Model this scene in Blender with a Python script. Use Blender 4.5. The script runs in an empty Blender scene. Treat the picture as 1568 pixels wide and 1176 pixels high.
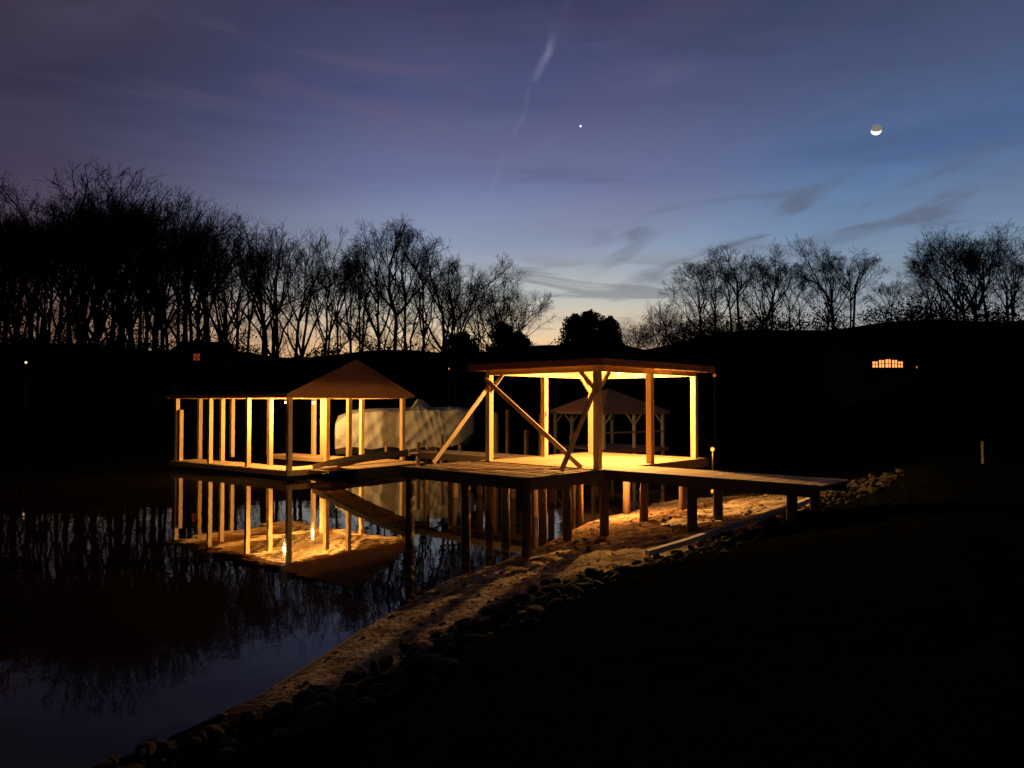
import bpy, math, random
import numpy as np
from mathutils import Vector, noise as mnoise
random.seed(7)
scene = bpy.context.scene
scene.view_settings.view_transform = 'Standard'
scene.view_settings.look = 'None'
scene.view_settings.exposure = 0
scene.view_settings.gamma = 1

def lin(r, g, b):
    f = lambda c: (c/255/12.92) if c/255 <= 0.04045 else ((c/255+0.055)/1.055)**2.4
    return (f(r), f(g), f(b), 1)

# ------------------------------------------------------------------ helpers
def new_mat(name):
    m = bpy.data.materials.new(name); m.use_nodes = True
    nt = m.node_tree
    return m, nt, nt.nodes['Principled BSDF']

def wood(name, c1, c2, rough=0.75, spec=0.25):
    m, nt, b = new_mat(name)
    N, L = nt.nodes, nt.links
    tc = N.new('ShaderNodeTexCoord'); g = N.new('ShaderNodeNewGeometry')
    n1 = N.new('ShaderNodeTexNoise'); n1.inputs['Scale'].default_value = 3.5; n1.inputs['Detail'].default_value = 5
    n2 = N.new('ShaderNodeTexNoise'); n2.inputs['Scale'].default_value = 45; n2.inputs['Detail'].default_value = 3
    L.new(tc.outputs['Object'], n1.inputs['Vector']); L.new(tc.outputs['Object'], n2.inputs['Vector'])
    a = N.new('ShaderNodeMath'); a.operation = 'MULTIPLY_ADD'; a.inputs[1].default_value = 0.45
    L.new(g.outputs['Random Per Island'], a.inputs[0])
    s = N.new('ShaderNodeMath'); s.operation = 'MULTIPLY'; s.inputs[1].default_value = 0.55
    L.new(n1.outputs['Fac'], s.inputs[0]); L.new(s.outputs[0], a.inputs[2])
    mx = N.new('ShaderNodeMix'); mx.data_type = 'RGBA'
    mx.inputs['A'].default_value = (*c1, 1); mx.inputs['B'].default_value = (*c2, 1)
    L.new(a.outputs[0], mx.inputs['Factor']); L.new(mx.outputs['Result'], b.inputs['Base Color'])
    bp = N.new('ShaderNodeBump'); bp.inputs['Strength'].default_value = 0.35; bp.inputs['Distance'].default_value = 0.01
    L.new(n2.outputs['Fac'], bp.inputs['Height']); L.new(bp.outputs['Normal'], b.inputs['Normal'])
    b.inputs['Roughness'].default_value = rough; b.inputs['Specular IOR Level'].default_value = spec
    return m

def plain(name, c, rough=0.9, spec=0.1, nscale=6, var=0.4, bump=0.3):
    m, nt, b = new_mat(name)
    N, L = nt.nodes, nt.links
    tc = N.new('ShaderNodeTexCoord')
    n1 = N.new('ShaderNodeTexNoise'); n1.inputs['Scale'].default_value = nscale; n1.inputs['Detail'].default_value = 5
    L.new(tc.outputs['Object'], n1.inputs['Vector'])
    mx = N.new('ShaderNodeMix'); mx.data_type = 'RGBA'
    mx.inputs['A'].default_value = (*[x*(1-var) for x in c], 1); mx.inputs['B'].default_value = (*[x*(1+var) for x in c], 1)
    L.new(n1.outputs['Fac'], mx.inputs['Factor']); L.new(mx.outputs['Result'], b.inputs['Base Color'])
    if bump:
        bp = N.new('ShaderNodeBump'); bp.inputs['Strength'].default_value = bump; bp.inputs['Distance'].default_value = 0.03
        L.new(n1.outputs['Fac'], bp.inputs['Height']); L.new(bp.outputs['Normal'], b.inputs['Normal'])
    b.inputs['Roughness'].default_value = rough; b.inputs['Specular IOR Level'].default_value = spec
    return m

def emis(name, c, s):
    m, nt, b = new_mat(name)
    b.inputs['Base Color'].default_value = (*c, 1)
    b.inputs['Emission Color'].default_value = (*c, 1)
    b.inputs['Emission Strength'].default_value = s
    return m

def empty(name):
    e = bpy.data.objects.new(name, None); scene.collection.objects.link(e); return e

def mesh_obj(name, verts, faces, mat, parent=None, smooth=False):
    me = bpy.data.meshes.new(name); me.from_pydata([tuple(v) for v in verts], [], faces); me.update()
    if smooth:
        for p in me.polygons: p.use_smooth = True
    if mat: me.materials.append(mat)
    o = bpy.data.objects.new(name, me); scene.collection.objects.link(o)
    if parent: o.parent = parent
    return o

class MB:
    def __init__(s): s.v = []; s.f = []
    def quad(s, *p):
        i = len(s.v); s.v += [tuple(x) for x in p]; s.f.append(tuple(range(i, i+len(p))))
    def beam(s, p1, p2, w, h, up=(0, 0, 1)):
        p1 = Vector(p1); p2 = Vector(p2); d = (p2-p1).normalized(); up = Vector(up)
        side = d.cross(up)
        if side.length < 1e-3: side = d.cross(Vector((0.68, 0.733, 0)))
        side.normalize(); u2 = side.cross(d).normalized()
        i = len(s.v); a = side*w/2; b = u2*h/2
        for p in (p1, p2):
            for q in (-a-b, a-b, a+b, -a+b): s.v.append(tuple(p+q))
        s.f += [(i, i+1, i+2, i+3), (i+7, i+6, i+5, i+4), (i, i+4, i+5, i+1), (i+1, i+5, i+6, i+2), (i+2, i+6, i+7, i+3), (i+3, i+7, i+4, i)]
    def cyl(s, p1, p2, r1, r2, n=12, cap=True):
        p1 = Vector(p1); p2 = Vector(p2); d = (p2-p1).normalized()
        a = d.cross(Vector((0, 0, 1)));
        if a.length < 1e-3: a = Vector((1, 0, 0))
        a.normalize(); b = d.cross(a); i = len(s.v)
        for p, r in ((p1, r1), (p2, r2)):
            for k in range(n):
                t = 2*math.pi*k/n; s.v.append(tuple(p+a*math.cos(t)*r+b*math.sin(t)*r))
        for k in range(n):
            k2 = (k+1) % n; s.f.append((i+k, i+k2, i+n+k2, i+n+k))
        if cap:
            s.f.append(tuple(i+k for k in range(n-1, -1, -1))); s.f.append(tuple(i+n+k for k in range(n)))
    def ball(s, c, r, n=8):
        i = len(s.v); c = Vector(c)
        for a in range(n+1):
            th = math.pi*a/n
            for k in range(n):
                ph = 2*math.pi*k/n
                s.v.append(tuple(c+Vector((math.sin(th)*math.cos(ph), math.sin(th)*math.sin(ph), math.cos(th)))*r))
        for a in range(n):
            for k in range(n):
                k2 = (k+1) % n; s.f.append((i+a*n+k, i+(a+1)*n+k, i+(a+1)*n+k2, i+a*n+k2))
    def obj(s, name, mat, parent=None, smooth=False): return mesh_obj(name, s.v, s.f, mat, parent, smooth)

# ------------------------------------------------------------------ materials
M_lumber = wood('new_lumber', (0.44, 0.28, 0.125), (0.66, 0.46, 0.23))
M_deck = wood('deck_boards', (0.28, 0.18, 0.085), (0.54, 0.36, 0.18))
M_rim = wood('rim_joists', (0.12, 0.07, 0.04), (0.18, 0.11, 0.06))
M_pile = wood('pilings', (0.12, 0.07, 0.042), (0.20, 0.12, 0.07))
M_ply = wood('plywood', (0.50, 0.34, 0.17), (0.60, 0.42, 0.22))
M_siding = wood('brown_siding', (0.34, 0.14, 0.05), (0.42, 0.19, 0.07))
M_shingle = plain('roof_shingles', (0.010, 0.009, 0.009), nscale=14, spec=0)
M_float = plain('black_floats', (0.02, 0.02, 0.02), rough=0.5)
M_bark = plain('bark', (0.020, 0.017, 0.014), spec=0.0, bump=0)
M_ever = plain('evergreen_foliage', (0.012, 0.015, 0.010), spec=0.0, bump=0)
M_rock = plain('riprap_stone', (0.055, 0.042, 0.032), nscale=9, var=0.6, bump=0.8, spec=0.02)
M_pebble = plain('pebbles', (0.2, 0.15, 0.1), nscale=9, var=0.6)
M_white = plain('weathered_white', (0.62, 0.55, 0.45), nscale=8, var=0.2)
M_metal = plain('lamp_metal', (0.1, 0.1, 0.1), rough=0.4, spec=0.5)
M_wall = plain('house_wall', (0.05, 0.03, 0.02))
M_bulb = emis('lamp_bulb', (1.0, 0.78, 0.42), 14)

# ------------------------------------------------------------------ terrain
near_shore = [(-60, -14), (-20, -6), (-8, 1.0), (-4.5, 4.5), (-3.3, 6.3), (-2.55, 7.8), (-2.2, 8.95), (-1.74, 10.8), (-1.06, 12.8),
              (-0.3, 14.0), (0.64, 15.8), (1.9, 18.8), (4.3, 22.5), (6.9, 25), (12, 30), (18, 40), (22, 52)]
far_shore = [(18, 60), (8, 62), (-4, 60), (-20, 58), (-35, 60), (-55, 57), (-90, 60), (-350, 75), (-350, -60)]
poly = np.array(near_shore+far_shore, float)

def shore_info(x, y):
    x = np.asarray(x, float); y = np.asarray(y, float)
    best = np.full(x.shape, 1e9); yc = np.zeros(x.shape); inside = np.zeros(x.shape, bool)
    n = len(poly)
    for i in range(n):
        a = poly[i]; b = poly[(i+1) % n]; d = b-a
        t = np.clip(((x-a[0])*d[0]+(y-a[1])*d[1])/(d@d), 0, 1)
        cx = a[0]+t*d[0]; cy = a[1]+t*d[1]; q = np.hypot(x-cx, y-cy)
        m = q < best; best = np.where(m, q, best); yc = np.where(m, cy, yc)
        cond = ((a[1] > y) != (b[1] > y))
        with np.errstate(divide='ignore', invalid='ignore'):
            xi = a[0]+(y-a[1])/(d[1] if abs(d[1]) > 1e-9 else 1e-9)*d[0]
        inside ^= cond & (x < xi)
    return np.where(inside, -best, best), yc

def sm(a, b, x):
    t = np.clip((x-a)/(b-a), 0, 1); return t*t*(3-2*t)

def height(x, y, full=False):
    x = np.asarray(x, float); y = np.asarray(y, float)
    d, yc = shore_info(x, y)
    w = np.interp(yc, [6, 7.8, 8.95, 10.9, 12.8, 14, 18, 22, 30], [.1, .7, 1.1, 1.65, 2.3, 3.0, 5.5, 5.5, 4])
    zr = np.interp(yc, [5, 7.8, 10.9, 14, 18, 30], [.08, .12, .2, .36, 1.0, 1.0])
    dd = np.maximum(d, 0)
    nz = np.where(dd < w, 0.015+zr*(dd/w)**1.15, np.minimum(1.42, zr+.22*(dd-w)))
    fz = 9.3*sm(0, 30, dd)+3.2*sm(10, 35, x)*sm(60, 90, y)+0.5*np.sin(x*.11+1)*sm(5, 30, dd)+.4*np.sin(x*.31)*sm(5, 30, dd)
    wt = sm(24, 46, np.hypot(x, y))
    z = nz*(1-wt)+fz*wt
    z = np.where(d < 0, np.maximum(-2.5, d*.3), z)
    if full: return z, d, w, wt, yc
    return z

def hz(x, y): return float(height(np.array([x]), np.array([y]))[0])

xs = np.concatenate([[-400, -300, -220, -160], np.arange(-120, -10, 2.5), np.arange(-10, -4, .4), np.arange(-4, 9, .07), np.arange(9, 20, .5), np.arange(20, 120, 2.5), [130, 160, 220, 300, 400]])
ys = np.concatenate([[-200, -100, -50, -20, -8], np.arange(-4, 5, .5), np.arange(5, 20, .07), np.arange(20, 60, .8), np.arange(60, 130, 2.5), [140, 180, 300, 600]])
X, Y = np.meshgrid(xs, ys)
Z, Dd, Wd, WT, YC = height(X, Y, True)
H0, W0 = X.shape
sandmask = np.clip(1-(Dd-Wd-.1)/.35, 0, 1)*(1-WT)*sm(6.9, 8.2, YC)*(1-sm(6.2, 8.0, X+(Y-15)*.25))
flatX, flatY, flatZ, fs = X.ravel(), Y.ravel(), Z.ravel().copy(), sandmask.ravel()
dflat = Dd.ravel()
for i in range(len(flatX)):
    x, y = flatX[i], flatY[i]
    if -4 < x < 9 and 5 < y < 20 and dflat[i] > -0.6:
        k = min(1, max(0.25, dflat[i]/.5))
        flatZ[i] += k*(0.04*mnoise.noise((x*2.2, y*2.2, 0))+0.035*mnoise.noise((x*6, y*6, 3))+0.022*mnoise.noise((x*14, y*14, 5)))
verts = np.stack([flatX, flatY, flatZ], 1)
faces = [(j*W0+i, j*W0+i+1, (j+1)*W0+i+1, (j+1)*W0+i) for j in range(H0-1) for i in range(W0-1)]

mg, nt, b = new_mat('ground_sand_and_grass'); N, L = nt.nodes, nt.links
at = N.new('ShaderNodeAttribute'); at.attribute_name = 'sand'
tc = N.new('ShaderNodeTexCoord')
n1 = N.new('ShaderNodeTexNoise'); n1.inputs['Scale'].default_value = 2.2; n1.inputs['Detail'].default_value = 8; n1.inputs['Roughness'].default_value = .7
n2 = N.new('ShaderNodeTexNoise'); n2.inputs['Scale'].default_value = 14; n2.inputs['Detail'].default_value = 7
for n in (n1, n2): L.new(tc.outputs['Object'], n.inputs['Vector'])
cr = N.new('ShaderNodeValToRGB'); L.new(n1.outputs['Fac'], cr.inputs['Fac'])
cr.color_ramp.elements[0].position = .38; cr.color_ramp.elements[0].color = (.13, .078, .042, 1)
cr.color_ramp.elements[1].position = .60; cr.color_ramp.elements[1].color = (.42, .31, .20, 1)
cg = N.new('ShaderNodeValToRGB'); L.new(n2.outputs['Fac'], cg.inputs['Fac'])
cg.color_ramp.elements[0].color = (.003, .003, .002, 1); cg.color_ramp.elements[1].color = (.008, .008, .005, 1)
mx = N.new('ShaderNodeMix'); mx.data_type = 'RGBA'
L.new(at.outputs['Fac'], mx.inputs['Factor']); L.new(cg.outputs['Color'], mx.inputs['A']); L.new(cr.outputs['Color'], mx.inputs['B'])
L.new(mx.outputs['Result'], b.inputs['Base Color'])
bp = N.new('ShaderNodeBump'); bp.inputs['Strength'].default_value = 1; bp.inputs['Distance'].default_value = .08
L.new(n2.outputs['Fac'], bp.inputs['Height']); L.new(bp.outputs['Normal'], b.inputs['Normal'])
b.inputs['Roughness'].default_value = 1; b.inputs['Specular IOR Level'].default_value = 0.0
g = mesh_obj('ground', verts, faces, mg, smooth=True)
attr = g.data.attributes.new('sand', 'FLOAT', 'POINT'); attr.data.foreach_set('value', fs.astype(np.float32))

# ------------------------------------------------------------------ water
mw, nt, b = new_mat('lake_water'); N, L = nt.nodes, nt.links
b.inputs['Base Color'].default_value = (.014, .009, .005, 1); b.inputs['Roughness'].default_value = .02
b.inputs['IOR'].default_value = 1.23
tc = N.new('ShaderNodeTexCoord'); n1 = N.new('ShaderNodeTexNoise'); n1.inputs['Scale'].default_value = .9; n1.inputs['Detail'].default_value = 3
L.new(tc.outputs['Object'], n1.inputs['Vector'])
bp = N.new('ShaderNodeBump'); bp.inputs['Strength'].default_value = .08; bp.inputs['Distance'].default_value = .05
L.new(n1.outputs['Fac'], bp.inputs['Height']); L.new(bp.outputs['Normal'], b.inputs['Normal'])
mesh_obj('lake_water', [(-390, -190, 0), (40, -190, 0), (40, 80, 0), (-390, 80, 0)], [(0, 1, 2, 3)], mw)

# ------------------------------------------------------------------ riprap, pebbles, shore boards
import bmesh
bm = bmesh.new(); bmesh.ops.create_icosphere(bm, subdivisions=2, radius=1)
IV = np.array([v.co[:] for v in bm.verts]); IF = [tuple(v.index for v in f.verts) for f in bm.faces]; bm.free()
def rocks(name, n, xr, yr, lo, hi, smin, smax, mat, seed):
    r = np.random.RandomState(seed); V = []; F = []
    px = r.uniform(*xr, n); py = r.uniform(*yr, n)
    z, d, w, wt, yc = height(px, py, True)
    for i in range(n):
        if not (lo(w[i]) < d[i] < hi(w[i])): continue
        s = smin+(smax-smin)*r.rand()**2
        sc = s*np.array([r.uniform(.8, 1.4), r.uniform(.7, 1.2), r.uniform(.5, .9)])
        a = r.rand()*6.28; c_, s_ = math.cos(a), math.sin(a)
        pts = IV.copy()
        for _ in range(9):
            nn = r.normal(size=3); nn /= np.linalg.norm(nn); k = r.uniform(.45, .75)
            dist = pts@nn; over = np.maximum(dist-k, 0); pts = pts-over[:, None]*nn
        pts = pts*sc; pts = np.stack([pts[:, 0]*c_-pts[:, 1]*s_, pts[:, 0]*s_+pts[:, 1]*c_, pts[:, 2]], 1)
        pts += [px[i], py[i], z[i]+s*.15]
        o = len(V); V += pts.tolist(); F += [(f[0]+o, f[1]+o, f[2]+o) for f in IF]
    return mesh_obj(name, V, F, mat)
rocks('riprap_rocks', 5200, (-4, 11), (4.5, 19), lambda w: w-.08, lambda w: w+1.3, .035, .15, M_rock, 3)
rocks('beach_pebbles', 2000, (-3, 8), (7, 20), lambda w: .08, lambda w: w, .012, .06, M_pebble, 4)

def strip_board(name, pts, w, h, mat, dz):
    mb = MB()
    for a, c in zip(pts[:-1], pts[1:]):
        mb.beam((a[0], a[1], hz(*a)+dz), (c[0], c[1], hz(*c)+dz), w, h)
    return mb.obj(name, mat)
strip_board('seawall_cap_board', [(2.26+(6.25-2.26)*k/5, 12.5+(15.25-12.5)*k/5) for k in range(6)], .10, .09, M_white, .13)
strip_board('shoreline_edging_board', [(-2.5, 7.8), (-2.17, 8.95), (-1.95, 9.9)], .03, .05, M_pebble, .0)

# ------------------------------------------------------------------ pavilion + fixed dock
P0 = Vector((1.86, 16.2, 0)); U = Vector((.68, .733, 0)).normalized(); V_ = Vector((-.733, .68, 0)).normalized()
def W(u, v, z): return P0+U*u+V_*v+Vector((0, 0, z))
DZ = 1.58; UW = 4.2; VL = 3.3
LC = (1, .58, .18)
def lamp(name, pos, power, parent, color=LC, r=.04, bulb=M_bulb):
    e = empty(name); e.parent = parent
    mb = MB(); mb.cyl(pos+Vector((0, 0, .13)), pos+Vector((0, 0, .05)), .03, .04); mb.cyl(pos+Vector((0, 0, .06)), pos+Vector((0, 0, .045)), .02, .06)
    mb.obj('socket', M_metal, e)
    mb = MB(); mb.ball(pos, .035); mb.obj('bulb', bulb, e, True)
    l = bpy.data.lights.new('glow', 'POINT'); l.energy = power; l.color = color; l.shadow_soft_size = r
    lo = bpy.data.objects.new('glow', l); lo.location = pos-Vector((0, 0, .09)); scene.collection.objects.link(lo); lo.parent = e

pav = empty('dock_pavilion')
mb = MB()
for (u, v) in [(0, 0), (UW/2, 0), (UW, 0), (0, VL), (UW/2, VL), (UW, VL)]:
    mb.beam(W(u, v, DZ), W(u, v, 3.70), .14, .14)
mb.obj('posts', M_lumber, pav)
mb = MB()
for v in (0, VL): mb.beam(W(-.07, v, 3.765), W(UW+.07, v, 3.765), .12, .125)
for u in (0, UW): mb.beam(W(u, .065, 3.76), W(u, VL-.065, 3.76), .11, .125)
mb.obj('header_beams', M_lumber, pav)
mb = MB()
k = -.2
while k < UW+.3:
    mb.beam(W(k, -.3, 3.86), W(k, VL+.3, 3.86), .045, .06); k += .4
mb.obj('ceiling_joists', M_lumber, pav)
mb = MB(); o = .36
mb.quad(W(-o, -o, 3.895), W(UW+o, -o, 3.895), W(UW+o, VL+o, 3.895), W(-o, VL+o, 3.895)); mb.obj('ceiling_sheathing', M_ply, pav)
mb = MB(); o2 = .38
cn = [(-o2, -o2), (UW+o2, -o2), (UW+o2, VL+o2), (-o2, VL+o2)]
for i in range(4):
    a, c2 = cn[i], cn[(i+1) % 4]; mb.beam(W(*a, 3.885), W(*c2, 3.885), .035, .16)
mb.obj('fascia', M_siding, pav)
mb = MB(); ap = W(UW/2, VL/2, 4.66); o3 = .44
cn = [(-o3, -o3), (UW+o3, -o3), (UW+o3, VL+o3), (-o3, VL+o3)]
for i in range(4):
    mb.quad(W(*cn[i], 3.975), W(*cn[(i+1) % 4], 3.975), ap)
mb.quad(*[W(*q, 3.972) for q in cn]); mb.obj('hip_roof', M_shingle, pav)
mb = MB()
for (u, v, du, dv) in [(0, VL, 0, -1), (0, 0, 0, 1), (0, 0, 1, 0), (0, VL, 1, 0), (UW, VL, -1, 0)]:
    mb.beam(W(u+du*.05, v+dv*.05, 3.30), W(u+du*.46, v+dv*.46, 3.71), .04, .09)
mb.obj('knee_braces', M_lumber, pav)
mb = MB()
mb.beam(W(-.1, VL, 3.35), W(-1.75, VL+.1, DZ+.05), .04, .11)
mb.beam(W(-.12, VL+.05, 3.62), W(-.12, .35, DZ+.02), .04, .11)
mb.beam(W(-.1, 0, 3.30), W(-1.15, .08, DZ+.03), .04, .11)
mb.obj('temporary_braces', M_lumber, pav)
lamp('added_cover_light', W(2.4, 1.1, 3.775), 1750, pav)
mb = MB(); mb.beam(W(UW/2-.02, VL-.09, 2.65), W(UW/2-.02, VL-.09, 2.8), .07, .05); mb.obj('outlet_box', M_white, pav)

dock = empty('fixed_dock')
mb = MB()
v = -.05
while v < VL+.3:
    mb.beam(W(-.05, v, DZ-.02), W(UW+.35, v, DZ-.02), .135, .036); v += .15
mb.obj('deck_boards', M_deck, dock)
mb = MB()
u = -2.46
i = 0
while u < -.12:
    dz = random.uniform(-.004, .004)
    mb.beam(W(u, -.16, DZ-.03+dz), W(u, VL+.2, DZ-.03+dz), .10 if i % 3 else .14, .045); u += .27; i += 1
mb.obj('loose_deck_boards', M_deck, dock)
mb = MB()
for v in (.35, 1.2, 2.1, 3.0): mb.beam(W(-2.5, v, DZ-.13), W(-.1, v, DZ-.13), .045, .14)
v = .1
while v < VL: mb.beam(W(0, v, DZ-.12), W(UW+.3, v, DZ-.12), .045, .15); v += .8
for v in (-1, -2, -3, -4): mb.beam(W(.02, v, DZ-.12), W(1.28, v, DZ-.12), .045, .15)
mb.obj('joists', M_lumber, dock)
mb = MB()
mb.beam(W(-2.55, -.24, DZ-.11), W(-2.55, VL+.26, DZ-.11), .05, .24)
mb.beam(W(-2.52, -.24, DZ-.111), W(-.06, -.24, DZ-.111), .05, .24)
mb.beam(W(-2.52, VL+.26, DZ-.112), W(UW+.4, VL+.26, DZ-.112), .05, .24)
mb.beam(W(-.03, -4.75, DZ-.11), W(-.03, -.1, DZ-.11), .05, .22)
mb.beam(W(1.33, -4.75, DZ-.11), W(1.33, -.14, DZ-.11), .05, .22)
mb.beam(W(1.36, -.14, DZ-.113), W(UW+.38, -.14, DZ-.113), .05, .22)
mb.beam(W(UW+.41, -.17, DZ-.112), W(UW+.41, VL+.3, DZ-.112), .05, .22)
for u in (-1.1, 0.1, 1.8, 3.6): mb.beam(W(u, .0, DZ-.30), W(u, VL+.2, DZ-.30), .09, .15)
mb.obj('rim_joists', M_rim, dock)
mb = MB()
v = -.22
while v > -4.75:
    mb.beam(W(-.03+random.uniform(-.02, .02), v, DZ-.018+random.uniform(-.003, .003)), W(1.34, v, DZ-.018+random.uniform(-.003, .003)), .135, .036); v -= .15
mb.obj('walkway_boards', M_deck, dock)
mb = MB()
piles = [(-2.42, -.1), (-2.42, 1.6), (-2.42, VL+.12), (-1.1, 1.7), (-.55, .4), (.1, -.1), (.1, 1.65), (.1, VL+.1), (1.8, .0), (1.8, 1.9), (1.8, VL+.1),
         (3.6, .0), (3.6, 1.7), (3.6, VL+.1), (.12, -2.2), (1.2, -2.2), (.12, -4.2), (1.2, -4.2)]
for (u, v) in piles:
    p = W(u, v, 0); zb = hz(p.x, p.y)-.4
    mb.cyl((p.x, p.y, zb), (p.x+random.uniform(-.02, .02), p.y, DZ-.235), .105, .095, 14)
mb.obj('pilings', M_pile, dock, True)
lamp('added_under_deck_light', W(2.7, 1.3, 1.24), 330, dock, (1, .46, .12))  # added unseen light, brightens the sand below the deck

bd = empty('rear_dock_walkway')
mb = MB(); v = VL+.4
while v < 9.6:
    mb.beam(W(3.1, v, 1.36), W(4.4, v, 1.36), .135, .035); v += .146
mb.obj('deck_boards', M_deck, bd)
mb = MB()
mb.beam(W(3.07, VL+.35, 1.27), W(3.07, 9.65, 1.27), .05, .2); mb.beam(W(4.43, VL+.35, 1.27), W(4.43, 9.65, 1.27), .05, .2)
mb.obj('rim_joists', M_deck, bd)
mb = MB()
for v in (4.9, 6.5, 8.0, 9.4):
    for u in (3.2, 4.3): mb.cyl(W(u, v, -1.5), W(u, v, 1.2), .11, .1, 12)
mb.obj('pilings', M_pile, bd, True)

# ------------------------------------------------------------------ floating boathouse
B0 = Vector((-8.74, 29.2, 0)); BU = Vector((.6, .8, 0)); BV = Vector((-.8, .6, 0)); BW = 6.34; BL = 8.48
def B(u, v, z): return B0+BU*u+BV*v+Vector((0, 0, z))
bh = empty('floating_boathouse'); FZ = .39; EZ = 3.22
mb = MB()
post = [(0.07, k*BL/3) for k in range(4)]+[(BW-.07, k*BL/3) for k in range(4)]+[(1.2, BL), (2.9, BL), (5.0, BL), (3.1, 0), (2.6, 0.9), (1.05, 2.7), (BW-.1, 6.4), (1.05, 6.3), (5.2, 4.4), (.1, BL-.35)]
for i, (u, v) in enumerate(post):
    top = EZ if i < len(post)-1 else 2.7
    v2 = min(max(v, .07), BL-.07)
    mb.beam(B(u, v2, FZ), B(u, v2, top), .19, .17)
mb.obj('posts', M_lumber, bh)
mb = MB()
for u in (.07, BW-.07): mb.beam(B(u, -.2, EZ+.07), B(u, BL+.2, EZ+.07), .1, .14)
for v in (.07, BL-.07): mb.beam(B(.13, v, EZ+.069), B(BW-.13, v, EZ+.069), .09, .14)
for v in (BL/3, 2*BL/3): mb.beam(B(.13, v, EZ+.08), B(BW-.13, v, EZ+.08), .05, .14)
mb.obj('header_beams', M_lumber, bh)
AZ = 4.86; ov = .3
mb = MB(); n = 15
for k in range(n):
    v = -.1+k*(BL+.2)/(n-1)
    mb.beam(B(-.15, v, EZ+.13), B(BW/2-.03, v, AZ-.1), .045, .12); mb.beam(B(BW+.15, v, EZ+.13), B(BW/2+.03, v, AZ-.1), .045, .12)
mb.beam(B(BW/2, -.1, AZ-.1), B(BW/2, BL+.1, AZ-.1), .05, .18)
mb.obj('rafters', M_lumber, bh)
mb = MB()
mb.quad(B(-ov, -ov, EZ+.14), B(BW/2, -ov, AZ), B(BW/2, BL+ov, AZ), B(-ov, BL+ov, EZ+.14))
mb.quad(B(BW+ov, -ov, EZ+.14), B(BW/2, -ov, AZ), B(BW/2, BL+ov, AZ), B(BW+ov, BL+ov, EZ+.14))
mb.obj('roof_decking', M_ply, bh)
mb = MB()
mb.quad(B(-ov-.04, -ov-.04, EZ+.16), B(BW/2, -ov-.04, AZ+.04), B(BW/2, BL+ov+.04, AZ+.04), B(-ov-.04, BL+ov+.04, EZ+.16))
mb.quad(B(BW+ov+.04, -ov-.04, EZ+.16), B(BW/2, -ov-.04, AZ+.04), B(BW/2, BL+ov+.04, AZ+.04), B(BW+ov+.04, BL+ov+.04, EZ+.16))
mb.obj('shingle_roof', M_shingle, bh)
mb = MB()
nb = 18
zt = lambda u: EZ+.13+(AZ-.02-EZ-.13)*(1-abs(u-BW/2)/(BW/2+.28))
for gv, sgn in ((-.26, -1), (BL+.26, 1)):
    mb.quad(B(-.25, gv-sgn*.03, EZ+.02), B(BW+.25, gv-sgn*.03, EZ+.02), B(BW+.25, gv-sgn*.03, zt(BW+.25)), B(BW/2, gv-sgn*.03, zt(BW/2)), B(-.25, gv-sgn*.03, zt(-.25)))
    for k in range(nb):
        u0 = -.25+(BW+.5)*k/nb; u1 = -.25+(BW+.5)*(k+1)/nb-.025
        um = max(u0, min(u1, BW/2))
        mb.quad(B(u0, gv, EZ+.02), B(u1, gv, EZ+.02), B(u1, gv, zt(u1)), B(um, gv, zt(um)), B(u0, gv, zt(u0)))
mb.obj('gable_siding', M_siding, bh)
mb = MB()
for gv in (-.3, BL+.3):
    mb.beam(B(-ov, gv, EZ+.09), B(BW/2, gv, AZ-.05), .03, .14); mb.beam(B(BW+ov, gv, EZ+.09), B(BW/2, gv, AZ-.05), .03, .14)
for u in (-ov-.01, BW+ov+.01): mb.beam(B(u, -.28, EZ+.1), B(u, BL+.28, EZ+.1), .03, .13)
mb.obj('fascia', M_siding, bh)
mb = MB()
def planks(u0, u1, v0, v1):
    v = v0+.07
    while v < v1: mb.beam(B(u0, v, FZ-.02), B(u1, v, FZ-.02), .135, .035); v += .146
planks(-.1, 1.2, -.1, BL+.1); planks(BW-1.2, BW+.1, -.1, BL+.1); planks(1.22, BW-1.22, -.1, 1.2)
mb.obj('deck_boards', M_deck, bh)
mb = MB()
mb.beam(B(-.13, -.13, FZ-.12), B(-.13, BL+.13, FZ-.12), .05, .2); mb.beam(B(-.1, -.13, FZ-.121), B(BW+.1, -.13, FZ-.121), .05, .2)
mb.beam(B(BW+.13, -.13, FZ-.12), B(BW+.13, BL+.13, FZ-.12), .05, .2); mb.beam(B(1.23, 1.2, FZ-.12), B(1.23, BL+.1, FZ-.12), .05, .18)
mb.beam(B(BW-1.23, 1.2, FZ-.12), B(BW-1.23, BL+.1, FZ-.12), .05, .18)
mb.obj('rim_boards', M_deck, bh)
mb = MB()
for k in range(5):
    v = .3+k*1.75
    for u in (.55, BW-.55): mb.beam(B(u, v, .06), B(u, v+1.2, .06), 1.05, .3)
mb.beam(B(1.7, .55, .06), B(4.6, .55, .06), 1.0, .3)
mb.obj('floats', M_float, bh)
lamp('added_cover_light', B(.78, 1.3, 3.05), 900, bh)
lamp('added_cover_light', B(4.0, 3.6, 3.05), 1300, bh)  # extra unseen light, added to brighten the boat cover
gw = empty('gangway')
e1 = W(3.2, 9.6, 1.36); e2 = B(1.6, -.25, .46)
mb = MB(); d = e2-e1; sd = Vector((-d.y, d.x, 0)).normalized()
nst = int(d.length/.15)
for k in range(nst):
    p = e1+d*(k+.5)/nst; mb.beam(p-sd*.5, p+sd*.5, .13, .035)
mb.obj('deck_boards', M_deck, gw)
mb = MB()
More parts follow.
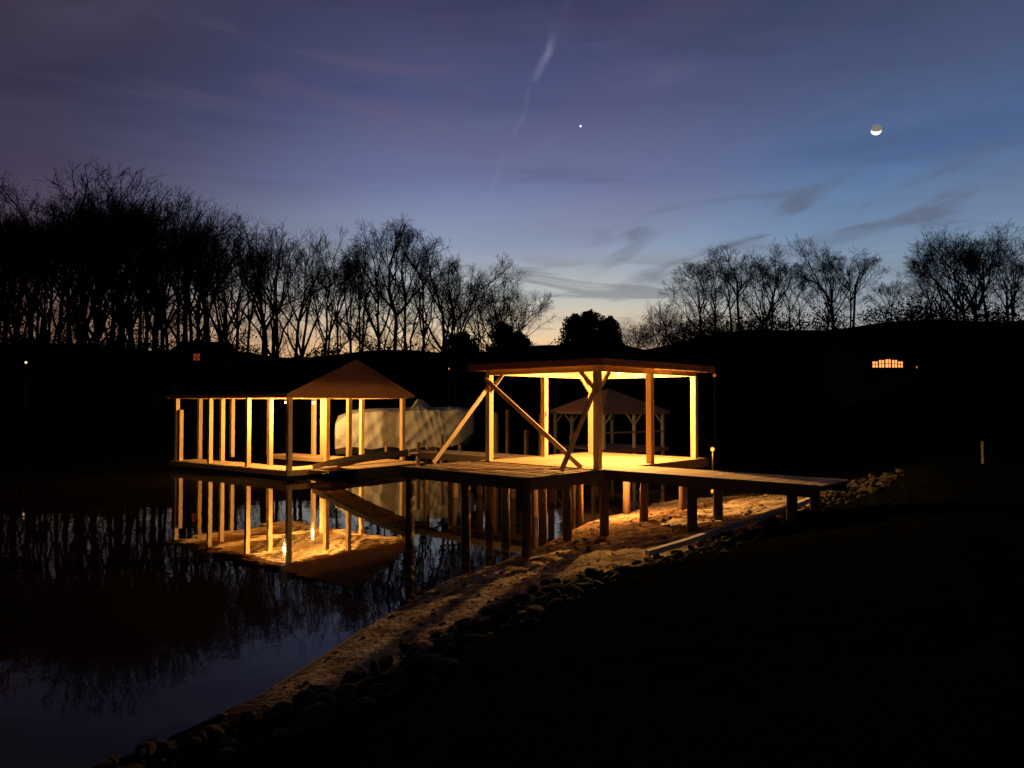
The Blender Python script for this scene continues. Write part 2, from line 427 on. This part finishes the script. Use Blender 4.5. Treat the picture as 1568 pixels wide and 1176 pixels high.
for s in (-.54, .54):
    for k in range(10):
        a = e1+d*k/10+sd*s; c2 = e1+d*(k+1)/10+sd*s
        h = lambda t: Vector((0, 0, .1*math.sin(math.pi*t)))
        mb.beam(a+h(k/10), c2+h((k+1)/10), .06, .2)
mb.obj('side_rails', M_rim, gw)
lf = empty('floating_finger_dock'); mb = MB()
for k in range(38):
    mb.beam(B(.8+k*.15, -1.5, FZ-.03), B(.8+k*.15, -.35, FZ-.03), .135, .035)
mb.obj('deck_boards', M_deck, lf)
mb = MB(); mb.beam(B(.75, -1.53, FZ-.13), B(6.5, -1.53, FZ-.13), .05, .2); mb.beam(B(1.2, -.9, .06), B(6.2, -.9, .06), .9, .28); mb.obj('floats', M_float, lf)

# ------------------------------------------------------------------ tarp-covered boat
mt, nt, b = new_mat('boat_cover_canvas'); N, L = nt.nodes, nt.links
tc = N.new('ShaderNodeTexCoord')
n1 = N.new('ShaderNodeTexNoise'); n1.inputs['Scale'].default_value = 1.5; n1.inputs['Detail'].default_value = 5
L.new(tc.outputs['Object'], n1.inputs['Vector'])
mx = N.new('ShaderNodeMix'); mx.data_type = 'RGBA'; mx.inputs['A'].default_value = (.13, .125, .12, 1); mx.inputs['B'].default_value = (.25, .24, .23, 1)
L.new(n1.outputs['Fac'], mx.inputs['Factor']); L.new(mx.outputs['Result'], b.inputs['Base Color']); b.inputs['Roughness'].default_value = .8
b.inputs['Specular IOR Level'].default_value = .2
boat = empty('covered_boat')
C0 = Vector((-8.9, 37.6, 0)); AX = Vector((.99, .12, 0)).normalized(); SX = Vector((-AX.y, AX.x, 0)); BLn = 7.0
ns = 180; nc = 81; VV = []; FF = []
def crease(x, y, z):
    return 1-abs(mnoise.noise((x, y, z)))*2.4
for i in range(ns+1):
    s = i/ns
    hw = 1.2*min(1, (s/.02)**.5 if s > 0 else .0)*(1 if s < .84 else math.sqrt(max(0, 1-((s-.84)/.16)**2.6)))+.02
    ztop = np.interp(s, [0, .02, .12, .3, .54, .585, .62, .68, .9, 1], [2.1, 2.4, 2.68, 2.74, 2.80, 3.25, 3.2, 2.84, 2.82, 2.6])
    zsh = np.interp(s, [0, .1, .3, .6, .9, 1], [1.9, 2.45, 2.60, 2.66, 2.68, 2.5]); zbt = np.interp(s, [0, .7, .88, 1], [.75, .7, .85, 1.5])
    zbt += .13*abs(math.sin(s*12))
    for k in range(nc):
        t = k/(nc-1)*2-1; a = abs(t)
        if a < .45: y = hw*(a/.45)*.95; z = ztop+(zsh-ztop)*(a/.45)**.8
        else: q = (a-.45)/.55; y = hw*(.95+.07*math.sin(q*math.pi*.8)-.05*q); z = zsh+(zbt-zsh)*q
        xx = s*BLn
        wr = .075*crease(xx*.6+z*.9, t*.5, 1.3)+.05*crease(xx*1.3-z*1.3, t*.8, 7)+.03*crease(xx*2.6+z*.7, t, 3)-.08
        wr *= min(1, hw)
        p = C0+AX*(s*BLn)+SX*(math.copysign(max(0, y+wr*min(1, a/.3)), t))+Vector((0, 0, z+(wr*.5 if a < .45 else 0)))
        VV.append(p)
for i in range(ns):
    for k in range(nc-1): FF.append((i*nc+k, (i+1)*nc+k, (i+1)*nc+k+1, i*nc+k+1))
FF.append(tuple(range(nc)))
mesh_obj('canvas_cover', VV, FF, mt, boat, True)
hv = []
for i in range(21):
    s = i/20; hw = 1.0*(1 if s < .6 else math.sqrt(max(0, 1-((s-.6)/.4)**2)))+.02
    zg = 1.25+.6*s*s; p = C0+AX*(s*BLn*.96+.1)
    hv += [p+SX*hw+Vector((0, 0, zg)), p+SX*hw*.8+Vector((0, 0, .55+.3*s**3)), p+Vector((0, 0, .3+.8*s**4)), p-SX*hw*.8+Vector((0, 0, .55+.3*s**3)), p-SX*hw+Vector((0, 0, zg))]
hf = [(i*5+k, (i+1)*5+k, (i+1)*5+k+1, i*5+k+1) for i in range(20) for k in range(4)]
mesh_obj('hull', hv, hf, plain('dark_hull', (.05, .05, .06), rough=.4, spec=.4), boat, True)
mb = MB()
for s in (.8, 2.6, 4.6, 6.2):
    for q in (-1.5, 1.5): mb.cyl(C0+AX*s+SX*q+Vector((0, 0, -1.5)), C0+AX*s+SX*q+Vector((0, 0, .95)), .09, .08)
    mb.beam(C0+AX*s-SX*1.55+Vector((0, 0, .22)), C0+AX*s+SX*1.55+Vector((0, 0, .22)), .12, .14)
mb.obj('boat_lift_frame', M_pile, boat)

# ------------------------------------------------------------------ neighbouring boathouse
nb_ = empty('neighbour_boathouse'); c0 = Vector((5.1, 39.5, 0)); a1 = Vector((.82, .57, 0)); a2 = Vector((-.57, .82, 0))
def Q(u, v, z): return c0+a1*u+a2*v+Vector((0, 0, z))
mb = MB(); cn = [(-2.3, -2.2), (2.3, -2.2), (2.3, 2.2), (-2.3, 2.2)]
for i in range(4): mb.quad(Q(*cn[i], 2.62), Q(*cn[(i+1) % 4], 2.62), Q(0, 0, 3.8))
mb.obj('hip_roof', plain('brown_metal_roof', (.26, .12, .05), rough=.6, nscale=3), nb_)
mb = MB()
for i in range(4): mb.beam(Q(*cn[i], 2.54), Q(*cn[(i+1) % 4], 2.54), .06, .16)
mb.obj('eave_beams', M_pile, nb_)
mb = MB()
for (u, v) in [(-2.05, -1.95), (0, -1.95), (2.05, -1.95), (-2.05, 1.95), (2.05, 1.95), (-.9, 1.95), (.9, 1.95)]:
    mb.beam(Q(u, v, -1), Q(u, v, 2.5), .13, .13)
    for du in (-1, 1):
        if abs(u+du*.5) < 2.2: mb.beam(Q(u, v, 1.9), Q(u+du*.5, v, 2.45), .05, .08)
mb.obj('posts', wood('grey_posts', (.35, .28, .22), (.5, .42, .33)), nb_)
mb = MB()
k = -2.2
while k < 2.2: mb.beam(Q(k, -2.1, .72), Q(k, 2.1, .72), .135, .04); k += .15
mb.beam(Q(-2.3, -2.13, .62), Q(2.3, -2.13, .62), .05, .2)
mb.beam(Q(-2.0, -2.0, 1.55), Q(2.0, -2.0, 1.55), .04, .09)
mb.obj('deck', M_pile, nb_)
mp_ = empty('mooring_pilings'); mb = MB()
for (x, y, z) in [(-.7, 33, 2.6), (-.2, 35, 2.7), (.6, 31, 1.9), (1.3, 34, 2.5), (2.4, 30, 1.7), (3.6, 33, 2.2), (-3.2, 34, 1.6), (-3.9, 31, 1.4)]:
    mb.cyl((x, y, -1.5), (x, y, z), .1, .09)
mb.obj('piles', M_pile, mp_, True)

# ------------------------------------------------------------------ bare trees (forking limbs)
def tree_mesh(name, seed, H=20., trunk=.3, ang=24, depth=7, limbs=4, thin=1., squash=1.):
    r = random.Random(seed); segs = []
    def rv(s): return Vector((r.gauss(0, s), r.gauss(0, s), r.gauss(0, s)))
    def tilt(d, a):
        ax = rv(1).cross(d)
        if ax.length < 1e-3: ax = Vector((1, 0, 0)).cross(d)
        ax.normalize(); return (d*math.cos(a)+ax*math.sin(a)).normalized()
    def twig(p, d, L_, n=2):
        for i in range(n):
            d = (d+rv(.15)+Vector((0, 0, .08))).normalized(); q = p+d*L_/n
            segs.append((p, q, .012*thin, .009*thin))
            if i == 0 and r.random() < .8:
                segs.append((q, q+tilt(d, .6)*L_*.5, .009*thin, .007*thin))
            p = q
    def fork(p, d, L_, rad, k):
        n = 3 if k < 4 else 2
        for i in range(n):
            d = (d+rv(.09)+Vector((0, 0, .07))).normalized(); q = p+d*L_/n
            r1 = max(rad*(1-.3*(i+1)/n), .009*thin)
            segs.append((p, q, max(rad*(1-.3*i/n), .011*thin), r1))
            if k >= 2:
                for _ in range(2 if k > 3 else 1):
                    if r.random() < .85: twig(p.lerp(q, r.random()), tilt(d, math.radians(r.uniform(30, 60))), max(.7, L_*r.uniform(.6, 1.1)))
            p = q
        if k >= depth: return
        a = math.radians(ang)
        s = r.uniform(.5, 1.1)
        fork(p, tilt(d, a*s*.7), L_*r.uniform(.74, .86), rad*.70, k+1)
        fork(p, tilt(d, a*r.uniform(.9, 1.6)), L_*r.uniform(.64, .82), rad*.56, k+1)
    p = Vector((0, 0, -.6)); d = Vector((0, 0, 1)); R = H*.0115; TH = H*trunk+.6
    for i in range(5):
        d = (d+rv(.03)+Vector((0, 0, .05))).normalized(); q = p+d*TH/5
        segs.append((p, q, R*(1-.05*i)*(1.3 if i == 0 else 1), R*(1-.05*(i+1)))); p = q
        if i >= 2 and r.random() < .7:
            fork(q, tilt(d, math.radians(r.uniform(38, 60))), H*(1-trunk)*.15, R*.3, 3)
    L0 = H*(1-trunk)*.235
    fork(p, tilt(d, math.radians(5)), L0*1.08, R*.72, 1)
    for j in range(limbs-1):
        az = 6.283*(j+r.uniform(-.2, .2))/(limbs-1); el = math.radians(r.uniform(50, 68))
        fork(p, Vector((math.cos(az)*math.cos(el), math.sin(az)*math.cos(el), math.sin(el))), L0*r.uniform(.85, 1.05), R*.6, 1)
    VV = []; FF = []
    for (a, c2, r0, r1) in segs:
        dd = (c2-a)
        if dd.length < 1e-4: continue
        dd.normalize(); s = dd.cross(Vector((.3, .9, .2))).normalized(); t = dd.cross(s); o = len(VV)
        ncyl = 3 if r0 < .07 else 6
        for (pp, rr) in ((a, r0), (c2, r1)):
            for k in range(ncyl):
                an = 6.2832*k/ncyl; VV.append(tuple(pp+(s*math.cos(an)+t*math.sin(an))*rr))
        for k in range(ncyl): FF.append((o+k, o+(k+1) % ncyl, o+ncyl+(k+1) % ncyl, o+ncyl+k))
    zq = sorted(v[2] for v in VV); zs = .5*(zq[int(len(zq)*.992)]+zq[-1])
    me = bpy.data.meshes.new(name); me.from_pydata([(v[0]*H/zs*squash, v[1]*H/zs*squash, v[2]*H/zs) for v in VV], [], FF); me.materials.append(M_bark)
    return me
tall = [tree_mesh('bare_tree_mesh', 10+i, 20, [.34, .42, .30, .36, .46, .32, .38, .28][i], [20, 22, 25, 23, 20, 27, 24, 28][i], 6, 4, 1.1, .86) for i in range(8)]
wide = [tree_mesh('wide_tree_mesh', 40+i, 13, .14, 28, 6, 5) for i in range(3)]
def put(mesh, parent, x, y, ztop, sxy=1):
    z0 = hz(x, y); h = ztop-z0; hm = 20 if mesh in tall else 13
    o = bpy.data.objects.new('tree', mesh); scene.collection.objects.link(o); o.parent = parent
    s = h/hm; o.location = (x, y, z0-.1); o.scale = (s*sxy, s*sxy, s); o.rotation_euler = (random.uniform(-.04, .04), random.uniform(-.04, .04), random.uniform(0, 6.28))
LX = [-75, -60, -48, -45.7, -44.4, -40.2, -34, -28.5, -26.6, -23, -18, -17.4, -13.8, -11.3, -8.8, -5.2, -3.6, -.2, 1]
LZ = [23, 23.5, 23.2, 21.6, 23, 24.2, 23.4, 21.6, 20.2, 20.6, 19.6, 18.3, 18.8, 20.2, 19.4, 17.7, 15.8, 14.9, 12]
tl = empty('distant_tree_line')
r = random.Random(3)
for row, (yy, step, drop) in enumerate([(64, 3.2, .90), (70, 2.7, 1.0), (77, 2.9, .98), (85, 3.0, .93)]):
    x = -74
    while x < .3:
        y = yy+r.uniform(-2.5, 2.5); k = y/70
        zt_ = 3+(np.interp(x, LX, LZ)-3)*k*drop*r.uniform(.88, 1.05)
        if not (row == 3 and x > -27) and not (row == 0 and x > -4) and not (row == 2 and x > -22 and r.random() < .3):
            put(r.choice(tall), tl, x*k, y, zt_, sxy=r.uniform(.85, 1.2))
        x += step*r.uniform(.45, 1.55)*(1.1 if x > -27 else .62)
for (x, z) in [(-11.3, 20.6), (-6.2, 19.3), (-23.2, 21), (-40, 24.8), (-36.5, 24.4), (-1.2, 15.8), (-.3, 15.2)]:
    put(r.choice(tall), tl, x, 70, z, sxy=1.3)
RX = [20, 22.2, 24.7, 27.2, 31.3, 34.7, 37.2, 40.5, 43.8, 46.3, 49.7, 53, 56.3, 59.7, 63.8, 68, 80, 95]
RZ = [15, 17.8, 22.4, 23, 22.4, 22.4, 21.0, 23.7, 22.4, 20.3, 20.3, 21.6, 24.5, 25.7, 24.5, 22, 23, 24]
tr = empty('distant_tree_line')
for row, (yy, step) in enumerate([(92, 3.6), (99, 4.0)]):
    x = 24
    while x < 92:
        y = yy+r.uniform(-2.5, 2.5); k = y/95
        put(r.choice(tall[:4]+wide), tr, x*k, y, 3+(np.interp(x, RX, RZ)-3)*k*r.uniform(.9, 1.05), sxy=r.uniform(1.15, 1.6))
        x += step*r.uniform(.6, 1.4)
for (x, z) in [(26.0, 23.8), (32.5, 23.0), (41, 24.6), (59.5, 26.8), (57, 25.8), (63.5, 25.4)]:
    put(r.choice(wide), tr, x, 95, z, sxy=1.2)
for (x, z) in [(12.2, 12.7), (14.2, 12.9), (16.3, 12.8), (18.3, 12.3), (20.4, 12.2), (22, 12), (13.2, 12.2), (17.4, 12.4)]:
    put(r.choice(wide), tr, x*72/70., 72, z, sxy=1.1)

# ------------------------------------------------------------------ evergreens & undergrowth (leaf clumps)
def clump(V, F, c, rad, n, leaf, r):
    for _ in range(n):
        d = Vector((r.gauss(0, 1), r.gauss(0, 1), r.gauss(0, 1))).normalized()*(r.random()**.33)
        bumpy = 1+.25*mnoise.noise(d*2.3+Vector(c)*.7)
        p = Vector((c[0]+d.x*rad[0]*bumpy, c[1]+d.y*rad[1]*bumpy, c[2]+d.z*rad[2]*bumpy))
        a = Vector((r.gauss(0, 1), r.gauss(0, 1), r.gauss(0, 1))).normalized()*leaf*r.uniform(.6, 1.3)
        b_ = a.cross(Vector((r.gauss(0, 1), r.gauss(0, 1), r.gauss(0, 1))).normalized())
        o = len(V); V += [tuple(p-a), tuple(p+b_*.5), tuple(p+a), tuple(p-b_*.5)]; F.append((o, o+1, o+2, o+3))
r = random.Random(11)
def evergreen(x, y, ztop, wid):
    e = empty('evergreen_tree'); z0 = hz(x, y); V = []; F = []; h = ztop-z0
    for k in range(30):
        t = k/29; rad = wid*(1 if t < .80 else math.sqrt(max(.12, 1-((t-.80)/.22)**2)))
        for _ in range(3):
            a = r.uniform(0, 6.28); q = rad*.42
            clump(V, F, (x+math.cos(a)*q, y+math.sin(a)*q, z0+h*(.06+.88*t)), (rad*.72, rad*.72, h*.06), int(150+60*wid), .14, r)
    mesh_obj('foliage', V, F, M_ever, e)
    mb = MB(); mb.cyl((x, y, z0-.3), (x, y, z0+h*.9), .2, .04, 8); mb.obj('trunk', M_bark, e)
evergreen(5.5, 66, 11.0, 1.3); evergreen(8.7, 66.5, 10.9, 1.3); evergreen(7.0, 66, 11.3, 2.2)
evergreen(-.9, 71, 10.8, 1.5); evergreen(.6, 72, 10.0, 1.3); evergreen(-4.6, 68, 9.6, 1.6)
ug = empty('understory_shrubs'); V = []; F = []
for k in range(320):
    x = r.uniform(-85, 105); y = r.uniform(72, 88) if x < 20 else r.uniform(82, 93)
    z0 = hz(x, y); hh = r.uniform(.6, 1.5) if x < 20 else r.uniform(.8, 2.6)
    clump(V, F, (x, y, z0+hh*.35), (r.uniform(1.5, 3.2), 1.6, hh), 200, .17, r)
for k in range(110):
    x = r.uniform(-80, 14); y = r.uniform(60.5, 66); z0 = hz(x, y)
    clump(V, F, (x, y, z0+.8), (r.uniform(1.5, 3), 1.2, r.uniform(1, 2.5)), 120, .2, r)
for k in range(95):       # vine-choked saplings in the denser left-hand wood
    x = r.uniform(-80, -27); y = r.uniform(68, 82); z0 = hz(x, y); hh = r.uniform(2.5, 5.5)
    clump(V, F, (x, y, z0+hh*.6), (r.uniform(.8, 1.8), 1.2, hh), 260, .16, r)
mesh_obj('foliage', V, F, M_ever, ug)

# ------------------------------------------------------------------ distant houses and lamps
M_win = emis('lit_window', (1.0, .34, .09), 1.8)
M_win2 = emis('dim_window', (1.0, .10, .03), .22)
def house(x, y, zb, w, d, h, wins, mat=M_win):
    e = empty('lakeside_house'); mb = MB()
    mb.quad((x-w/2, y, zb-3), (x+w/2, y, zb-3), (x+w/2, y, zb+h), (x-w/2, y, zb+h)); mb.quad((x-w/2, y+d, zb-3), (x-w/2, y, zb-3), (x-w/2, y, zb+h), (x-w/2, y+d, zb+h))
    mb.quad((x+w/2, y, zb-3), (x+w/2, y+d, zb-3), (x+w/2, y+d, zb+h), (x+w/2, y, zb+h)); mb.quad((x+w/2, y+d, zb-3), (x-w/2, y+d, zb-3), (x-w/2, y+d, zb+h), (x+w/2, y+d, zb+h))
    for s in (-1, 1): mb.quad((x+s*w/2, y, zb+h), (x+s*w/2, y+d, zb+h), (x+s*w/2, y+d/2, zb+h+1.0))
    mb.obj('walls', M_wall, e); mb = MB()
    mb.quad((x-w/2-.3, y-.3, zb+h-.1), (x+w/2+.3, y-.3, zb+h-.1), (x+w/2+.3, y+d/2, zb+h+1.1), (x-w/2-.3, y+d/2, zb+h+1.1))
    mb.quad((x-w/2-.3, y+d+.3, zb+h-.1), (x+w/2+.3, y+d+.3, zb+h-.1), (x+w/2+.3, y+d/2, zb+h+1.1), (x-w/2-.3, y+d/2, zb+h+1.1))
    mb.obj('roof', M_shingle, e); mb = MB(); mf = MB()
    for (wx, wz, ww, wh) in wins:
        mb.quad((x+wx-ww/2, y-.03, zb+wz), (x+wx+ww/2, y-.03, zb+wz), (x+wx+ww/2, y-.03, zb+wz+wh), (x+wx-ww/2, y-.03, zb+wz+wh))
        mf.beam((x+wx-ww/2-.04, y-.05, zb+wz-.04), (x+wx+ww/2+.04, y-.05, zb+wz-.04), .06, .06); mf.beam((x+wx, y-.05, zb+wz), (x+wx, y-.05, zb+wz+wh), .05, .05)
        mf.beam((x+wx-ww/2, y-.055, zb+wz+wh*.5), (x+wx+ww/2, y-.055, zb+wz+wh*.5), .04, .05)
    mb.obj('windows', mat, e); mf.obj('window_frames', M_wall, e)
hx, hy = 31.9, 63
house(hx, hy, 5.7, 7, 5, 1.6, [(-1.15, .35, .42, .5), (-.6, .35, .42, .62), (-.05, .35, .42, .68), (.5, .35, .42, .62), (1.0, .35, .36, .5), (2.4, .3, .12, .15)])
house(-28.3, 66.5, 6.2, 4, 4, 1.4, [(0.1, .65, .55, .6)], M_win2)
def post_lamp(x, y, z, c, s, rad):
    e = empty('post_lamp'); z0 = hz(x, y); mb = MB(); mb.cyl((x, y, z0-.2), (x, y, z-rad), .04, .03, 8); mb.cyl((x, y, z+rad), (x, y, z+rad*1.6), rad*1.5, rad*.3, 8)
    mb.obj('pole', M_metal, e); mb = MB(); mb.ball((x, y, z), rad); mb.obj('globe', emis('globe', c, s), e, True); return e
post_lamp(-41.5, 63.5, 6.5, (1, .75, .4), 1.6, .10)
post_lamp(-5.4, 64, 6.0, (1, .4, .1), .8, .08)
post_lamp(16.6, 61, 5.3, (1, .22, .04), .4, .14)
pl_ = post_lamp(9.0, 33.5, .95, (1, .36, .06), 1.6, .09)
l = bpy.data.lights.new('glow', 'POINT'); l.energy = 30; l.color = (1, .36, .08); lo = bpy.data.objects.new('glow', l); lo.location = (9.0, 33.3, .75); scene.collection.objects.link(lo); lo.parent = pl_
mk = empty('marker_post'); mb = MB(); z0 = hz(12.3, 19.5); mb.beam((12.3, 19.5, z0-.2), (12.3, 19.5, z0+.6), .06, .06); mb.obj('post', M_pebble, mk)

# ------------------------------------------------------------------ moon and planet
vd = Vector((.494, 1, .371)).normalized()
mm, nt, b = new_mat('moon_painted_phase'); N, L = nt.nodes, nt.links
perp = Vector((-.15, 0, -1)); perp = (perp-vd*perp.dot(vd)).normalized(); Ld = (perp*.9+vd*.30).normalized()
gg = N.new('ShaderNodeNewGeometry'); dp = N.new('ShaderNodeVectorMath'); dp.operation = 'DOT_PRODUCT'; dp.inputs[1].default_value = Ld
L.new(gg.outputs['Normal'], dp.inputs[0]); mr = N.new('ShaderNodeMapRange'); L.new(dp.outputs['Value'], mr.inputs['Value'])
mr.inputs['From Min'].default_value = -.1; mr.inputs['From Max'].default_value = .35; mr.inputs['To Min'].default_value = .20; mr.inputs['To Max'].default_value = 2.5  # bright crescent and dim earthshine painted into emission by surface direction
b.inputs['Base Color'].default_value = (.1, .1, .1, 1); b.inputs['Emission Color'].default_value = (1, .90, .80, 1)
L.new(mr.outputs['Result'], b.inputs['Emission Strength'])
mb = MB(); mb.ball((0, 0, 0), 4.1, 32); mo = mb.obj('moon', mm, None, True); mo.location = Vector((.494*600, 600, 3+.371*600))
mb = MB(); mb.ball((0, 0, 0), .8, 10); pl = mb.obj('evening_star', emis('planet_glow', (1, .93, .85), 2.0), None, True)
pl.location = Vector((.093*600, 600, 3+.376*600))

# ------------------------------------------------------------------ sky
w = bpy.data.worlds.new('World'); scene.world = w; w.use_nodes = True
nt = w.node_tree; N, L = nt.nodes, nt.links; bg = N['Background']
def MA(op, a, b_=None, c_=None):
    n = N.new('ShaderNodeMath'); n.operation = op
    for i, q in enumerate((a, b_, c_)):
        if q is None: continue
        if isinstance(q, (int, float)): n.inputs[i].default_value = q
        else: L.new(q, n.inputs[i])
    return n.outputs[0]
def SS(v, a, b_, lo=0., hi=1.):
    n = N.new('ShaderNodeMapRange'); n.interpolation_type = 'SMOOTHSTEP'; L.new(v, n.inputs['Value'])
    n.inputs['From Min'].default_value = a; n.inputs['From Max'].default_value = b_; n.inputs['To Min'].default_value = lo; n.inputs['To Max'].default_value = hi
    return n.outputs['Result']
def MIX(f, a, b_, bt='MIX'):
    n = N.new('ShaderNodeMix'); n.data_type = 'RGBA'; n.blend_type = bt
    if isinstance(f, (int, float)): n.inputs['Factor'].default_value = f
    else: L.new(f, n.inputs['Factor'])
    for k, q in (('A', a), ('B', b_)):
        if isinstance(q, tuple): n.inputs[k].default_value = q
        else: L.new(q, n.inputs[k])
    return n.outputs['Result']
tc = N.new('ShaderNodeTexCoord'); sp = N.new('ShaderNodeSeparateXYZ'); L.new(tc.outputs['Generated'], sp.inputs[0])
el = MA('DEGREES', MA('ARCSINE', sp.outputs['Z'])); az = MA('DEGREES', MA('ARCTAN2', sp.outputs['X'], sp.outputs['Y']))
elp = MA('DIVIDE', el, 60.)
def ramp(st):
    n = N.new('ShaderNodeValToRGB'); L.new(elp, n.inputs['Fac']); e = n.color_ramp.elements
    while len(e) < len(st): e.new(.5)
    for i, (p, c_) in enumerate(st): e[i].position = max(0, min(1, p/60)); e[i].color = lin(*c_)
    return n.outputs['Color']
rl = ramp([(0, (175, 106, 64)), (5, (146, 106, 88)), (9, (102, 84, 97)), (13, (74, 64, 86)), (18, (54, 49, 73)), (23, (42, 41, 62)), (28, (36, 38, 58)), (60, (9, 10, 16))])
rc = ramp([(0, (255, 165, 90)), (3.5, (255, 204, 146)), (5.8, (228, 205, 172)), (8.2, (188, 191, 188)), (12, (144, 158, 184)), (16.5, (110, 120, 162)), (22, (78, 86, 128)), (29, (58, 62, 98))])
rr = ramp([(0, (180, 138, 108)), (4, (162, 156, 150)), (8, (144, 160, 174)), (12, (112, 140, 173)), (17, (82, 110, 155)), (23, (60, 82, 121)), (29, (49, 61, 89)), (55, (14, 17, 28))])
col = MIX(SS(az, -36, -4), rl, rc); col = MIX(SS(az, 5, 27), col, rr)
cx = N.new('ShaderNodeCombineXYZ'); L.new(MA('MULTIPLY', az, .055), cx.inputs[0]); L.new(MA('MULTIPLY_ADD', az, -.04, MA('MULTIPLY', el, .22)), cx.inputs[1])
cy = N.new('ShaderNodeCombineXYZ'); L.new(MA('MULTIPLY', az, .05), cy.inputs[0]); L.new(MA('MULTIPLY_ADD', az, .012, MA('MULTIPLY', el, .34)), cy.inputs[1])
def noise(scale, det, dist, off, src=cx):
    m_ = N.new('ShaderNodeMapping'); m_.inputs['Location'].default_value = (off, off*.7, off*.3); L.new(src.outputs[0], m_.inputs['Vector'])
    n = N.new('ShaderNodeTexNoise'); n.inputs['Scale'].default_value = scale; n.inputs['Detail'].default_value = det; n.inputs['Distortion'].default_value = dist
    L.new(m_.outputs[0], n.inputs['Vector']); return n.outputs['Fac']
nA = noise(1.0, 4, .6, 3.1); nB = noise(1.5, 6, 1.0, 9.3); nC = noise(.6, 3, .3, 1.7); nD = noise(1.9, 6, .8, 4.4, cy); nE = noise(.9, 5, .5, 6.6, cy)
col = MIX(MA('MULTIPLY', SS(nC, .38, .68), MA('MULTIPLY', SS(el, 8, 13), .38)), col, MIX(.5, col, lin(108, 92, 108)))
low = MA('MULTIPLY', MA('MULTIPLY', SS(el, 8.0, 10), SS(el, 14, 17, 1, 0)), SS(az, 4, 12))
col = MIX(MA('MULTIPLY', MA('MULTIPLY', SS(nB, .50, .66), low), .72), col, lin(92, 98, 114))
lowc = MA('MULTIPLY', MA('MULTIPLY', SS(el, 3.5, 5), SS(el, 9.5, 12, 1, 0)), MA('MULTIPLY', SS(az, -6, 1), SS(az, 12, 20, 1, .3)))
col = MIX(MA('MULTIPLY', MA('MULTIPLY', SS(nD, .44, .58), lowc), .60), col, lin(120, 120, 124))
# soft darker and pinker bands of high cloud
col = MIX(MA('MULTIPLY', SS(nE, .45, .7), MA('MULTIPLY', SS(el, 10, 18), .35)), col, MIX(.55, col, lin(40, 38, 58)))
col = MIX(MA('MULTIPLY', SS(nE, .46, .3), MA('MULTIPLY', SS(el, 9, 14), MA('MULTIPLY', SS(az, 5, -10), .25))), col, lin(112, 92, 112))
col = MIX(MA('MULTIPLY', MA('MULTIPLY', SS(nA, .48, .72), SS(az, -12, 8, .25, 1)), MA('MULTIPLY', SS(el, 8, 16), .25)), col, lin(112, 118, 148))
d1 = Vector((.0737, 1, .542)).normalized(); d2 = Vector((-.0298, 1, .2877)).normalized(); nn = d1.cross(d2).normalized()
dt = N.new('ShaderNodeVectorMath'); dt.operation = 'DOT_PRODUCT'; L.new(tc.outputs['Generated'], dt.inputs[0]); dt.inputs[1].default_value = nn
n3 = N.new('ShaderNodeTexNoise'); n3.inputs['Scale'].default_value = 22; n3.inputs['Detail'].default_value = 5; L.new(tc.outputs['Generated'], n3.inputs['Vector'])
dd = MA('ABSOLUTE', MA('MULTIPLY_ADD', MA('SUBTRACT', n3.outputs['Fac'], .5), .022, dt.outputs['Value']))
ct = MA('MULTIPLY', SS(dd, 0, .008, 1, 0), SS(n3.outputs['Fac'], .34, .62))
win = MA('ADD', MA('MULTIPLY', SS(el, 21.3, 24.5), SS(el, 25.3, 28, 1, 0.12)), MA('MULTIPLY', MA('MULTIPLY', SS(el, 14.5, 16.5), SS(el, 20.5, 22, 1, 0)), .3))
col = MIX(MA('MULTIPLY', MA('MULTIPLY', ct, win), MA('MULTIPLY', SS(sp.outputs['Y'], 0, .2), .38)), col, lin(150, 150, 180))
back = SS(MA('ABSOLUTE', az), 45, 100, 1, .22)
n = N.new('ShaderNodeVectorMath'); n.operation = 'SCALE'; L.new(col, n.inputs[0]); L.new(back, n.inputs['Scale'])
sky = N.new('ShaderNodeTexSky'); sky.sky_type = 'NISHITA'; sky.sun_disc = False; sky.sun_elevation = math.radians(-4); sky.sun_rotation = math.radians(5)
n2 = N.new('ShaderNodeVectorMath'); n2.operation = 'SCALE'; L.new(sky.outputs[0], n2.inputs[0]); n2.inputs['Scale'].default_value = .0005
ad = N.new('ShaderNodeVectorMath'); ad.operation = 'ADD'; L.new(n.outputs[0], ad.inputs[0]); L.new(n2.outputs[0], ad.inputs[1])
L.new(ad.outputs[0], bg.inputs['Color']); bg.inputs['Strength'].default_value = 1.0
w.cycles.sampling_method = 'MANUAL'; w.cycles.sample_map_resolution = 512

# ------------------------------------------------------------------ camera
cd = bpy.data.cameras.new('camera'); cam = bpy.data.objects.new('camera', cd); scene.collection.objects.link(cam)
cd.sensor_width = 36; cd.lens = 26.17; cd.clip_start = .05; cd.clip_end = 3000
cam.location = (0, 0, 3.0); cam.rotation_euler = (math.radians(91.5), 0, 0)
scene.camera = cam
print('objects', len(bpy.data.objects))
